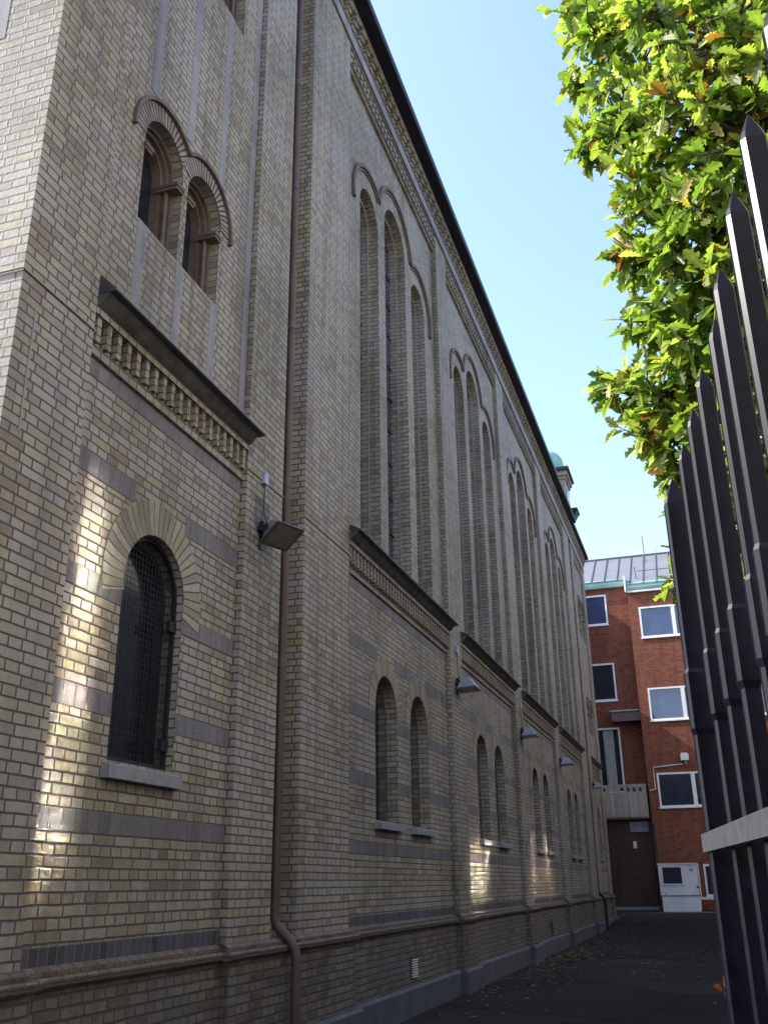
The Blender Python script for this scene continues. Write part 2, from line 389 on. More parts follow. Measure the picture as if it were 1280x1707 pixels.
# ---- wall surfaces
def build_wall(name, lo, hi, holes_of):
    mb_ = MB(); prev = None
    for (a, b, x, k) in segs:
        if a < lo - 1e-6 or b > hi + 1e-6: prev = x if b <= lo + 1e-6 else prev; continue
        top = TOPR if k in 'nt' else Z1
        mb_.panel(x, [(a, Z0), (b, Z0), (b, top), (a, top)], holes_of(a, b, k))
        if k in 'nt':
            mb_.panel(0, [(a, TOPR), (b, TOPR), (b, Z1), (a, Z1)], [])
            mb_.face([(x, a, TOPR), (0, a, TOPR), (0, b, TOPR), (x, b, TOPR)])
        if x < 0:
            for yy in (a, b): mb_.face([(x, yy, Z0), (0, yy, Z0), (0, yy, top), (x, yy, top)])
    return mb_
T_LOW = dict(y=6.51, r=.46, zb=2.46, zc=3.85)
T_TW = [(6.095, .335), (6.865, .335)]
T_TU = [(5.92, .42), (7.05, .42)]
TW_Z = [(7.02, 7.93, T_TW, .20), (10.90, 12.0, T_TU, .20)]
def tower_holes(m):
    h = [arch(mir(T_LOW['y'], m), T_LOW['r'], T_LOW['zb'], T_LOW['zc'])]
    for zb, zc, tw_, _o in TW_Z:
        for y, r in tw_: h.append(arch(mir(y, m), r, zb, zc))
    return h
TRI = [(-1.42, .45, 11.82), (0, .60, 12.30), (1.42, .45, 11.82)]
LOWP = [(-.82, .48), (.82, .48)]
def nave_holes(a, b):
    c = (a + b) / 2
    return [arch(c + d, r, 5.90, zc) for d, r, zc in TRI] + [arch(c + d, r, 2.38, 3.85) for d, r in LOWP]
def holes_all(a, b, k):
    if k == 't': return tower_holes(a > 20)
    if k == 'n': return nave_holes(a, b)
    return []
build_wall('tower_wall', 4.43, 9.42, holes_all).build('tower_wall', 'brick', ch)
build_wall('nave_wall', 9.42, YM - 9.42, holes_all).build('nave_wall', 'brick', ch)
build_wall('pavilion_wall', YM - 9.42, YM - 4.43, holes_all).build('pavilion_wall', 'brick', ch)
# front (street) wall, end wall, back wall
fb = MB(); fb.box(-21, -.001, 4.43, 4.83, 0, Z1)
f_ = MB(); f_.face([(-22, 4.43, 0), (0, 4.43, 0), (0, 4.43, Z1), (-22, 4.43, Z1)]); f_.build('street_wall', 'brick', ch)
f_ = MB(); f_.face([(-22, YM - 4.43, 0), (0, YM - 4.43, 0), (0, YM - 4.43, Z1), (-22, YM - 4.43, Z1)])
f_.face([(-22, 4.43, 0), (-22, YM - 4.43, 0), (-22, YM - 4.43, Z1), (-22, 4.43, Z1)]); f_.build('rear_wall', 'brick', ch)
gs = MB(); gs.face([(-.64, 4.427, 7.85), (-.52, 4.427, 7.85), (-.52, 4.427, Z1), (-.64, 4.427, Z1)]); gs.build('grey_stripe', 'greystripe', ch)

# ---- windows
for m in (False, True):
    root, (xx, rr, cur) = window(mir(T_LOW['y'], m), T_LOW['r'], T_LOW['zb'], T_LOW['zc'], -DT, 'arched_window', ch,
        [(0, .09, 'brick'), (.03, .12, 'brick_plinth')], 'glass', sill=(2.33, .13, .07), frame=True)  # inner reveal in darker brick: shade of the recess put into the colour
    if not m:
        gr = MB(); yc, r = T_LOW['y'], T_LOW['r'] - .02; xg = -DT - .07; z0, zc = 2.50, T_LOW['zc']
        n = int(2 * r / .047)
        for i in range(1, n):
            y = yc - r + i * 2 * r / n; zt = zc + math.sqrt(max(0, r * r - (y - yc) ** 2))
            gr.box(xg - .002, xg + .002, y - .0018, y + .0018, z0, zt)
        z = z0
        while z < zc + r - .02:
            h = r if z < zc else math.sqrt(max(0, r * r - (z - zc) ** 2))
            gr.box(xg - .0042, xg - .0022, yc - h, yc + h, z - .0018, z + .0018); z += .05
        gr.build('wire_grille', 'black', root)
        fr = MB(); o1 = arch(yc, r + .015, z0 - .03, zc); i1 = arch(yc, r - .02, z0, zc)
        fr.loft(on(xg + .012, o1), on(xg + .012, i1)); fr.loft(on(xg + .012, i1), on(xg - .012, i1)); fr.loft(on(xg + .012, o1), on(xg - .012, o1))
        for zz in (2.62, 3.60): fr.box(xg - .01, xg + .03, yc + r - .10, yc + r, zz, zz + .09)
        fr.build('grille_frame', 'black', root)
    v = MB(); ring(v, -DT + .006, mir(T_LOW['y'], m), T_LOW['zc'], T_LOW['r'], .75, -.25, math.pi + .25, 30)
    v.build('brick_arch', 'vous', root)
    for zb, zc, tw_, ro_ in TW_Z:
        for y, r in tw_:
            wr, _ = window(mir(y, m), r, zb, zc, -DT, 'twin_window', ch, [(0, .10, 'vous'), (.035, .04, 'terra'), (.03, .05, 'terra'), (.03, .10, 'terra')], 'glass')
            v = MB(); ring(v, -DT + (.006 if y < 6.5 else .009), mir(y, m), zc, r, r + .17, 0 if (y > 6.5) != m else .42, math.pi if (y < 6.5) != m else math.pi - .42, 22, thick=.0085)
            v.build('brick_arch', 'vous_thin', wr)
            for sgn in (-1, 1):
                cp = MB(); ye = mir(y, m) + sgn * r
                a_, b_ = sorted((ye, ye - sgn * .11))
                cp.box(-DT - .24, -DT + .012, a_ - .004, b_ + .004, zc - .16, zc - .125); cp.box(-DT - .24, -DT + .022, a_ - .012, b_ + .012, zc - .125, zc - .09)
                cp.tube([(-DT - .13, ye - sgn * .07, zb + .02), (-DT - .13, ye - sgn * .07, zc - .16)], .022, 8)
                cp.build('capital', 'terra', wr)
        hd = MB(); rh = tw_[0][1] + ro_; yj = (tw_[0][0] + tw_[1][0]) / 2
        aj = math.acos((yj - tw_[0][0]) / rh)
        A1 = [math.pi + .1 - (math.pi + .1 - aj) * k / 20 for k in range(21)]
        p1 = [(tw_[0][0] + rh * math.cos(a), zc + rh * math.sin(a)) for a in A1]
        A2 = [math.pi - aj - (math.pi - aj + .1) * k / 20 for k in range(21)]
        p2 = [(tw_[1][0] + rh * math.cos(a), zc + rh * math.sin(a)) for a in A2]
        for p_ in (p1, p2):
            arcbar(hd, -DT, [(mir(y, m), z) for y, z in p_], .036, .04)
        hd.build('hood_mould', 'terra', ch)
lowwins = []
for a, b in NB:
    c = (a + b) / 2
    for d, r, zc in TRI:
        root, (xx, rr, cur) = window(c + d, r, 5.90, zc, -DN, 'lancet_window', ch, [(0, .16, 'brick'), (.09, .12, 'brick')], 'leaded')
        # thin pale arris line of the inner order
        ar = MB(); e1 = [(c + d + (r - .09) * math.cos(t), zc + (r - .09) * math.sin(t)) for t in [math.pi * k / 20 for k in range(21)]]
        e1 = [(c + d + r - .09, 5.95)] + e1 + [(c + d - r + .09, 5.95)]
        arcbar(ar, -DN - .16, e1, .02, .012); ar.build('arris_bead', 'stone', root)
        lead = MB(); z = 6.3
        while z < zc + .2:
            h = rr; lead.box(xx + .006, xx + .02, c + d - h, c + d + h, z - .012, z + .012); z += .62
        lead.box(xx + .006, xx + .018, c + d - .012, c + d + .012, 5.95, zc + rr * .95)
        lead.build('glazing_bar', 'black', root)
    for d, r in LOWP:
        root, (xx, rr, cur) = window(c + d, r, 2.38, 3.85, -DN, 'arched_window', ch, [(0, .15, 'brick'), (.07, .11, 'brick_plinth')], 'glass', sill=(2.27, .11, .09))  # darker brick on the inner order stands in for shade in the opening
        v = MB(); ring(v, -DN + .006, c + d, 3.85, r, r + .27, -.1, math.pi + .1, 26); v.build('brick_arch', 'vous', root)
    hd = MB(); off = .365
    H = [(c + d, r + off, zc) for d, r, zc in TRI]
    def inter(c1, c2):
        (y1, r1, z1), (y2, r2, z2) = c1, c2; best = None
        for k in range(2000):
            t = math.pi * k / 2000; y = y1 + r1 * math.cos(t); z = z1 + r1 * math.sin(t)
            e = abs(math.hypot(y - y2, z - z2) - r2)
            if z > min(z1, z2) and (best is None or e < best[0]): best = (e, t, math.atan2(z - z2, y - y2))
        return best[1], best[2]
    t1, t2 = inter(H[0], H[1]); t3, t4 = inter(H[1], H[2])
    for (yy, r, zz), s0, s1 in ((H[0], math.pi + .25, t1), (H[1], t2, t3), (H[2], t4, -.25)):
        A = [s0 + (s1 - s0) * k / 26 for k in range(27)]
        arcbar(hd, -DN, [(yy + r * math.cos(q), zz + r * math.sin(q)) for q in A], .065, .05)
        arcbar(hd, -DN, [(yy + (r - .07) * math.cos(q), zz + (r - .07) * math.sin(q)) for q in A], .03, .025)
    hd.build('hood_mould', 'terra', ch)

# ---- grey bands in the recesses
BANDS = [(5.25, 5.40, 'greyband'), (4.47, 4.65, 'greyband'), (3.60, 3.765, 'greyband'), (2.76, 2.925, 'greyband'), (1.95, 2.10, 'greyband'), (1.13, 1.26, 'darkband')]
def cut(a, b, z0, z1, circ):
    """spans of [a,b] free of openings; circ: (yc, r, zb, zc)"""
    sp = [(a, b)]
    for yc, r, zb, zc in circ:
        if z1 < zb or z0 > zc + r: continue
        zz = z0 if z0 > zc else zc
        h = math.sqrt(max(0, r * r - (zz - zc) ** 2)) if z0 > zc else r
        new = []
        for p, q in sp:
            if yc + h <= p or yc - h >= q: new.append((p, q)); continue
            if yc - h > p: new.append((p, yc - h))
            if yc + h < q: new.append((yc + h, q))
        sp = new
    return sp
for a, b, x, k in segs:
    if k not in 'nt': continue
    m = a > 20 and k == 't'; c = (a + b) / 2
    for z0, z1, mm in BANDS:
        if k == 't': circ = [(mir(T_LOW['y'], m), T_LOW['r'] + (.28 if z0 > 3.7 else 0.0), T_LOW['zb'] - .1, T_LOW['zc'])]
        else: circ = [(c + d, r + (.25 if z0 > 3.7 else 0), 2.3, 3.85) for d, r in LOWP]
        for p, q in cut(a, b, z0, z1, circ):
            bm_ = MB(); x1 = x + .003
            bm_.face([(x1, p, z0), (x1, q, z0), (x1, q, z1), (x1, p, z1)], [(p, 0), (q, 0), (q, .15), (p, .15)])
            for zz in (z0, z1): bm_.face([(x, p, zz), (x, q, zz), (x1, q, zz), (x1, p, zz)])
            bm_.build('grey_band', mm, ch)
    if k == 't':
        for s0, s1 in ((5.265, 5.33), (5.77, 5.91), (6.43, 6.56), (7.10, 7.23), (7.79, 7.925)):
            y0, y1 = sorted((mir(s0, m), mir(s1, m))); st = MB()
            for zb, zt in ((6.12, 14.3),):
                sp = [(zb, zt)]
                for wb, wc, tw_, _o in TW_Z:
                    for yc, r in tw_:
                        yc = mir(yc, m)
                        if y1 > yc - r and y0 < yc + r: sp = [q for p in sp for q in ((p[0], min(p[1], wb)), (max(p[0], wc + .555), p[1])) if q[1] > q[0] + .01]
                for p, q in sp:
                    if (y0 < mir(6.48, m) < y1): pass
                    st = MB(); st.face([(x + .003, y0, p), (x + .003, y1, p), (x + .003, y1, q), (x + .003, y0, q)])
                    st.face([(x, y0, p), (x + .003, y0, p), (x + .003, y0, q), (x, y0, q)]); st.face([(x, y1, p), (x + .003, y1, p), (x + .003, y1, q), (x, y1, q)])
                    st.build('grey_stripe', 'greystripe', ch)

# ---- sill cornices
for a, b, x, k in segs:
    if k not in 'nt': continue
    co = MB(); fl = MB()
    pr = .03
    n = int(round((b - a) / .14)); p = (b - a) / n
    for i in range(n):
        y = a + (i + .28) * p; co.box(x + .002, -.004, y, y + p * .38, 5.50, 5.715)
    co.box(x + .001, pr - .02, a + .002, b - .002, 5.72, 5.785)
    co.box(x + .001, x + .03, a + .001, b - .001, 5.405, 5.49)
    cobj = co.build('sill_cornice', 'brick_mould' if False else 'brick', ch)
    cv = MB(); cv.prof([(x + .001, 5.788), (pr - .015, 5.788), (pr + .015, 5.81), (pr + .06, 5.86), (pr + .075, 5.884), (x + .001, 5.884)], a + .003, b - .003); cv.build('cavetto', 'dirty', cobj)
    fl.prof([(x + .001, 6.13 if k == 't' else 6.04), (x + .001, 5.886), (pr + .125, 5.886), (pr + .13, 5.91)], a, b + .05)
    fl.build('metal_flashing', 'flash', cobj)
    lip = MB(); lip.tube([(pr + .132, a - .002, 5.90), (pr + .132, b + .052, 5.90)], .009, 8); lip.build('drip_edge', 'stone', cobj)
    # inner dark back of the dentils
# ---- frieze, string, corbels, eave
for a, b, x, k in segs:
    if k != 'n' and k != 't': continue
    fz = MB(); fz.box(x + .001, x + .06, a + .001, b - .001, 13.93, 13.98)
    n = int((b - a) / .16); p = (b - a) / n
    for i in range(n):
        y = a + i * p
        fz.box(x + .001, -.002, y + .01, y + p * .55, 14.00, 14.10)
        fz.box(x + .001, -.002, y + p * .35, y + p * .9, 14.16, 14.25)
        fz.box(x + .001, x + .05, y + p * .55, y + p, 14.10, 14.16)
    fz.build('brick_frieze', 'brick', ch)
EY0, EY1 = 4.2, YM - 4.2
st = MB(); st.box(-.05, .02, 4.40, YM - 4.40, 14.66, 14.70); st.box(-.05, .03, 4.40, YM - 4.40, 14.36, 14.39); st.build('string_course', 'terra', ch)
bd = MB(); bd.box(-.05, .012, 4.41, YM - 4.41, 14.392, 14.655); bd.build('pale_band', 'greystripe', ch)
cb = MB(); y = 4.5
ncb = 0
corb = MB(); corb.box(-.02, .035, .0, .13, 14.70, 14.78); corb.box(-.02, .075, -.01, .14, 14.78, 14.87); corb.box(-.02, .11, -.02, .15, 14.87, 14.95)
rest = MB()
while y < YM - 4.5:
    if ncb < 98:
        if ncb == 0:
            c0 = corb.build('corbel', 'brick', ch); c0.location.y = y
        else:
            cc = c0.copy(); C.objects.link(cc); cc.location.y = y
    else:
        for (a_, b_, c_, d_, e_, f__) in ((-.02, .035, .0, .13, 14.70, 14.78), (-.02, .075, -.01, .14, 14.78, 14.87), (-.02, .11, -.02, .15, 14.87, 14.95)):
            rest.box(a_, b_, y + c_, y + d_, e_, f__)
    ncb += 1; y += .306
if rest.f: struct(rest.build('corbel_row', 'brick', ch), 'stuff')
tc_ = MB(); tc_.box(-.05, .115, 4.35, YM - 4.35, 14.955, 15.03); tc_.build('corbel_course', 'brick', ch)
ev = MB(); YE = 36.37
for ya, yb, ox in ((EY0, YE, .35), (YE, EY1, .245)):
    ev.box(-.3, ox - .11, ya, yb, 15.035, 15.10)
    ev.prof([(ox - .15, 15.03), (ox - .015, 15.03), (ox, 15.06), (ox, 15.16), (ox - .03, 15.2), (ox - .15, 15.2)], ya - .02, yb + .02 if yb > 40 else yb)
ev.build('black_eave', 'eave', ch)
rf = MB()
x0, x1, y0, y1, zr = .2, -22.3, EY0, EY1, 19.6
zt = 15.205; xr = -11; 
rf.face([(x0, y0, zt), (x0, y1, zt), (xr, y1 - 8, zr), (xr, y0 + 8, zr)]); rf.face([(x1, y0, zt), (x1, y1, zt), (xr, y1 - 8, zr), (xr, y0 + 8, zr)])
rf.face([(x0, y0, zt), (x1, y0, zt), (xr, y0 + 8, zr)]); rf.face([(x0, y1, zt), (x1, y1, zt), (xr, y1 - 8, zr)]); rf.build('roof', 'flash', ch)

# ---- corner turret above the far pavilion
tu = MB(); tx0, tx1, ty0, ty1 = -1.9, -.22, 38.85, 40.25
tu.box(tx0, tx1, ty0, ty1, 14.9, 18.05)
tobj = tu.build('corner_turret', 'brick', ch)
tc2 = MB(); tc2.box(tx0 - .06, tx1 + .06, ty0 - .06, ty1 + .06, 18.051, 18.2); tc2.box(tx0 - .13, tx1 + .13, ty0 - .14, ty1 + .14, 18.201, 18.42); tc2.build('turret_cornice', 'brick', tobj)
tc3 = MB(); tc3.box(tx0 - .22, tx1 + .22, ty0 - .25, ty1 + .25, 18.422, 18.56); tc3.build('turret_roof_edge', 'eave', tobj)
dm = MB(); cx, cy, r = (tx0 + tx1) / 2, (ty0 + ty1) / 2, .77; zz0 = 18.562
prof_ = [(r + .06, 0), (r + .06, .08), (r, .10), (r, .45)] + [(r * math.cos(t), .45 + r * 1.0 * math.sin(t)) for t in [math.pi / 2 * k / 10 for k in range(1, 11)]]
for i in range(len(prof_) - 1):
    for k in range(28):
        a, b = 2 * math.pi * k / 28, 2 * math.pi * (k + 1) / 28
        (r0, h0), (r1, h1) = prof_[i], prof_[i + 1]
        dm.face([(cx + r0 * math.cos(a), cy + r0 * math.sin(a), zz0 + h0), (cx + r0 * math.cos(b), cy + r0 * math.sin(b), zz0 + h0), (cx + r1 * math.cos(b), cy + r1 * math.sin(b), zz0 + h1), (cx + r1 * math.cos(a), cy + r1 * math.sin(a), zz0 + h1)])
dm.build('copper_dome', 'copper', tobj, smooth=True)
nb = MB(); nb.prof([(tx1 + .001, 16.3), (tx1 + .02, 16.3), (tx1 + .02, 17.7), (tx1 + .001, 17.7)], ty0 + .25, ty1 - .25)
nb.box(tx0 + .4, tx1 - .4, ty0 - .02, ty0 - .001, 16.3, 17.7); nb.build('turret_window', 'glass', tobj)
fl_ = MB(); fl_.hexa([(.1, 36.2, 15.201), (.30, 36.2, 15.201), (.30, 36.7, 15.201), (.1, 36.7, 15.201), (.05, 36.1, 15.5), (.45, 36.1, 15.5), (.45, 36.8, 15.5), (.05, 36.8, 15.5)])
fl_.box(.02, .48, 36.05, 36.85, 15.5, 15.58); fl_.build('rainwater_head', 'eave', ch)

# ---- plinth
pl = MB(); mo = MB(); gr = MB()
psegs = []
for a, b, x, k in segs:
    if k == 's': psegs.append([a, b, 0.0])
    elif psegs and abs(psegs[-1][2] - x) < 1e-6: psegs[-1][1] = b
    else: psegs.append([a, b, x])
# merge slots with neighbouring piers
mg = []
for s_ in psegs:
    if mg and abs(mg[-1][2] - s_[2]) < 1e-6: mg[-1][1] = s_[1]
    else: mg.append(list(s_))
for a, b, x in mg:
    e = 1 if x == 0 else -1
    def ext(o): return (a - e * o, b + e * o)
    A, B = ext(.055); pl.box(x - .25, x + .055, A, B, .345, 1.02)
    A, B = ext(.10); mo.prof([(x - .1, 1.022), (x + .085, 1.022), (x + .10, 1.04), (x + .10, 1.075), (x + .085, 1.09), (x - .1, 1.09)], A, B)
    A, B = ext(.045); mo.prof([(x - .1, 1.092), (x + .045, 1.092), (x + .045, 1.12), (x - .0, 1.15), (x - .1, 1.15)], A, B)
    A, B = ext(.13); gr.prof([(x - .3, -.3), (x + .13, -.3), (x + .13, .315), (x + .10, .342), (x - .3, .342)], A, B)
pl.build('brick_plinth', 'brick_plinth', ch); mo.build('plinth_moulding', 'brick_mould', ch); gr.build('granite_base', 'granite', ch)
# vents in plinth
for (a, b, z0, z1, lit) in ((13.45, 13.78, .42, .69, 1), (25.4, 25.75, .38, .74, 0), (32.2, 32.6, .66, .72, 0)):
    v = MB(); xv = -DN + .056
    v.box(xv - .02, xv + .004, a, b, z0, z1); vo = v.build('vent', 'black', ch)
    if lit:
        s = MB(); z = z0 + .015
        while z < z1 - .02: s.box(xv + .004, xv + .02, a + .04, b - .04, z, z + .014); z += .03
        s.build('louvre', 'white', vo)  # bright slats: the sunlight on them is put into the white colour

# ---- downpipes
def pipe(yc, m_):
    pp = MB(); r = .046; xp = -.055
    path = [(xp, yc, 15.0), (xp, yc, 1.42), (xp, yc, 1.32), (xp + .03, yc, 1.24), (.10, yc + .02, 1.12), (.15, yc + .03, 1.04), (.165, yc + .03, .95), (.165, yc + .03, .04)]
    pp.tube(path, r, 18)
    o = pp.build('downpipe', m_, ch, smooth=True)
    for z in (13.9, 11.66, 9.95, 7.87, 5.81, 3.77, 1.45):
        jt = MB(); jt.tube([(xp, yc, z - .05), (xp, yc, z + .05)], r + .006, 18); jt.box(-DS, xp, yc - .012, yc + .012, z - .012, z + .012)
        jt.build('pipe_joint', 'pipedark', o, smooth=True)
    ln = MB(); ln.box(xp - .004, xp + .004, yc + r - .001, yc + r + .007, 1.5, 14.9); ln.build('pipe_seam', 'stone', o)
pipe(9.02, 'pipe'); pipe(YM - 9.1, 'eave')

# ---- conduit
for pts, r_ in (([(-1.2, 4.42, 5.56), (.01, 4.42, 5.56), (.008, 5.27, 5.56)], .008), ([(.008, 7.9, 5.53), (.008, 8.81, 5.55)], .008),
                ([(-.2, 9.41, 5.53), (.008, 9.41, 5.55), (.008, 10.93, 5.56)], .008), ([(.006, 4.6, 5.33), (.006, 4.6, 4.4)], .006)):
    cd = MB(); cd.tube(pts, r_, 6); cd.build('conduit', 'cablelight', ch)


st_ = MB(); st_.face([(.0035, 8.12, 5.0), (.0035, 8.48, 5.0), (.0035, 8.48, 5.33), (.0035, 8.12, 5.33)]); st_.build('sooty_bricks', 'brick_plinth', ch)
# ---------------------------------------------------------------- floodlights
def floodlight(y, z, tilt, label, yaw=0, s=1.0, dy=0.0, cab=.55, boxed=True):
    root = empty('floodlight', (0.002, y, z), label, 'floodlight', 'floodlights along the church wall'); LOCAL[0] = True
    # housing: truncated pyramid, wide rim facing down/out
    b = MB(); h = .15
    Rm = Matrix.Rotation(yaw, 3, 'Z') @ Matrix.Rotation(tilt, 3, 'Y')
    org = Vector((.19, 0, -.02))
    T = lambda x, yy, zz: tuple(org + Rm @ Vector((x, yy, zz)) * s)
    bot = [(-.13, -.17, -.075), (.15, -.17, -.075), (.15, .17, -.075), (-.13, .17, -.075)]
    top = [(-.06, -.09, .085), (.06, -.09, .085), (.06, .09, .085), (-.06, .09, .085)]
    b.hexa([T(*p) for p in bot + top]); ho = b.build('housing', 'lampgrey', root)
    fins = MB()
    for k in range(5):
        yy = -.075 + k * .0375
        fins.hexa([T(-.085, yy - .004, .03), (T(.085, yy - .004, .03)), T(.085, yy + .004, .03), T(-.085, yy + .004, .03), T(-.05, yy - .004, .10), T(.05, yy - .004, .10), T(.05, yy + .004, .10), T(-.05, yy + .004, .10)])
    fins.build('cooling_fin', 'lampgrey', ho)
    rm = MB(); rm.hexa([T(*p) for p in [(-.15, -.19, -.10), (.17, -.19, -.10), (.17, .19, -.10), (-.15, .19, -.10), (-.145, -.185, -.076), (.165, -.185, -.076), (.165, .185, -.076), (-.145, .185, -.076)]]); rm.build('rim', 'pipedark', root)
    ln = MB(); ln.hexa([T(*p) for p in [(-.12, -.16, -.104), (.14, -.16, -.104), (.14, .16, -.104), (-.12, .16, -.104), (-.12, -.16, -.099), (.14, -.16, -.099), (.14, .16, -.099), (-.12, .16, -.099)]]); ln.build('lens', 'lens', root)
    br = MB(); br.box(0, .05, -.06, .06, -.07, .09); br.box(.03, .12, -.11, -.095, -.03, .03); br.box(.03, .12, .095, .11, -.03, .03); br.box(.0, .03, -.11, .11, -.03, .02)
    br.box(0, .012, -.03, .03, -.20, -.07); br.build('bracket', 'black', root)
    cb = MB(); cb.tube([(.02, .0, cab), (.02, 0, .25), (.03, .01, .15), (.06, .01, .08)], .007, 6); cb.build('cable', 'cable', root)
    if boxed:
        jb = MB(); jb.box(0, .04, -.045, .045, cab, cab + .12); jb.build('junction_box', 'jbox', root)
    LOCAL[0] = False
    return root
floodlight(8.30, 4.98, math.radians(-32), 'large grey floodlight beside the brown downpipe, its glass tilted down and outwards', yaw=math.radians(-22), cab=.52, s=.98)
floodlight(16.50, 4.93, math.radians(-3), 'grey floodlight on the brick pier just past the first group of tall arched windows', cab=.55, s=1.15)
floodlight(22.72, 4.93, math.radians(-3), 'third floodlight from the downpipe, on the pier between the second and third window bays', cab=.55, s=1.15)
floodlight(28.90, 4.93, math.radians(-3), 'fourth floodlight from the downpipe, on the pier between the third and fourth window bays', cab=.55, s=1.15)
floodlight(37.1, 4.95, math.radians(-3), 'small bluish floodlight farthest along, beside the dark gap near the end of the church', cab=.3, s=.95, boxed=False)

# ---------------------------------------------------------------- red brick building
YR = 48.0
rb = empty('brick_office', (3, YR, .4), 'red brick building with white framed windows and pale metal roof closing the alley', 'building')
XC = 1.40; YL = 49.0
def rect(y0, y1, z0, z1): return [(y0, z0), (y1, z0), (y1, z1), (y0, z1)]
wl = MB()
def xpanel(m_, y, outer, holes):
    loops = [outer] + holes; pts = [p for l in loops for p in l]
    for t in tessellate_polygon([[Vector((a, b, 0)) for a, b in l] for l in loops]):
        q = [pts[i] for i in t]; m_.face([(a, y, b) for a, b in q], q)
    for h in holes:
        m_.loft([(a, y, b) for a, b in h], [(a, y + .14, b) for a, b in h])
WR = [(1.87, 4.95, 12.86, 14.44), (1.86, 4.95, 8.79, 10.37), (1.84, 4.95, 4.80, 6.36), (1.9, 4.95, 16.0, 16.0)][:3]
WL = [(-1.15, .245, 13.95, 15.55), (-1.1, .32, 10.05, 11.95), (-1.1, .27, 5.6, 8.72)]
wins = [rect(a, b, c, d) for a, b, c, d in WR] + [rect(a + 4.2, b + 4.2, c, d) for a, b, c, d in WR]
wins.append(rect(3.42, 4.6, .95, 2.3))
xpanel(wl, YR, rect(XC, 14, .2, 15.45), wins)
xpanel(wl, YL, rect(-1.2, XC, .2, 15.9), [rect(a, b, c, d) for a, b, c, d in WL])
wl.face([(XC, YR, .2), (XC, YL, .2), (XC, YL, 15.9), (XC, YR, 15.45)])
wl.face([(-1.2, 47.6, .2), (-1.2, YL, .2), (-1.2, YL, 15.9), (-1.2, 47.6, 15.9)])
wl.face([(-9, 47.6, .2), (-1.2, 47.6, .2), (-1.2, 47.6, 15.9), (-9, 47.6, 15.9)])  # unseen left block, added so that it shades the recess
wl.face([(-9, 47.6, .2), (-9, 58, .2), (-9, 58, 15.9), (-9, 47.6, 15.9)]); wl.face([(14, 48, .2), (14, 58, .2), (14, 58, 15.4), (14, 48, 15.4)])
wl.box(-14, -6.3, 43.6, 47.59, .2, 15.9)  # unseen wing, added to cast shade on the lower facade
wl.build('brick_wall', 'redbrick', rb)
def rwin(a, b, c, d, y, mull=None, gm='glassblue', curtain=False):
    f = MB(); t = .085; yy = y - .02; ye = y + .10
    f.box(a, b, yy, ye, d - t, d); f.box(a, b, yy, ye, c, c + t); f.box(a, a + t, yy, ye, c + t, d - t); f.box(b - t, b, yy, ye, c + t, d - t)
    if mull:
        for m_ in mull: f.box(m_ - .09, m_ + .09, yy + .003, ye, c + t, d - t)
    f.box(a - .04, b + .04, y - .07, y - .021, c - .05, c + .01)
    o = f.build('window', 'white', rb)
    g_ = MB(); g_.box(a + .03, b - .03, y + .06, y + .075, c + .03, d - .03); g_.build('pane', gm, o)
    if curtain:
        q = MB()
        for k in range(9):
            xa = -.55 + .055 * k; q.face([(xa, y + .056 - (k % 2) * .02, c + .1), (xa + .055, y + .056 - ((k + 1) % 2) * .02, c + .1), (xa + .055, y + .056 - ((k + 1) % 2) * .02, d - .12), (xa, y + .056 - (k % 2) * .02, d - .12)])
        q.build('curtain', 'curtain', o)
    return o
for k, (a, b, c, d) in enumerate(WR):
    for dx in (0, 4.2): rwin(a + dx, b + dx, c, d, YR, [a + dx + 1.62], 'glassblue' if k < 2 else 'glass')
for k, (a, b, c, d) in enumerate(WL): rwin(a, b, c, d, YL, None, ('glassblue', 'glass', 'glass')[k], curtain=(k == 2))
rwin(3.42, 4.6, .95, 2.3, YR, None, 'glass')
# roof: one slope, lower eave over the projecting block
rr_ = MB()
def roofz(y): return 15.62 + (y - 47.8) * .62
yt = 52.6
rr_.face([(XC - .1, 47.8, roofz(47.8)), (14.3, 47.8, roofz(47.8)), (14.3, yt, roofz(yt)), (XC - .1, yt, roofz(yt))])
rr_.face([(-9.3, 48.7, roofz(48.7)), (XC - .1, 48.7, roofz(48.7)), (XC - .1, yt, roofz(yt)), (-9.3, yt, roofz(yt))])
rr_.face([(-9.3, 58, 15.5), (14.3, 58, 15.5), (14.3, yt, roofz(yt)), (-9.3, yt, roofz(yt))])
ro = rr_.build('metal_roof', 'roofmetal', rb)
sm = MB(); x = -3.7
while x < 10:
    yb = 47.8 if x > XC - .1 else 48.7
    sm.hexa([(x - .02, yb, roofz(yb)), (x + .02, yb, roofz(yb)), (x + .02, yt, roofz(yt)), (x - .02, yt, roofz(yt)), (x - .02, yb, roofz(yb) + .06), (x + .02, yb, roofz(yb) + .06), (x + .02, yt, roofz(yt) + .06), (x - .02, yt, roofz(yt) + .06)])
    x += .66
sm.box(-9.3, 14.3, yt - .05, yt + .05, roofz(yt) + .0, roofz(yt) + .09)
sm.build('standing_seam', 'roofdark', ro)
gt = MB()
def gutter(m_, xa, xb, y, z):
    P_ = [(y, z), (y - .16, z + .02), (y - .20, z + .16), (y - .18, z + .40), (y, z + .48)]
    for i in range(5):
        (ya, za), (yb, zb) = P_[i], P_[(i + 1) % 5]; m_.face([(xa, ya, za), (xb, ya, za), (xb, yb, zb), (xa, yb, zb)])
    for xx_ in (xa, xb): m_.face([(xx_, a, b) for a, b in P_])
gutter(gt, XC - .06, 14.3, YR + .02, 15.30); gutter(gt, -9.3, XC - .062, YL - .05, 15.92 - .08)
gt.build('copper_gutter', 'copper', rb)
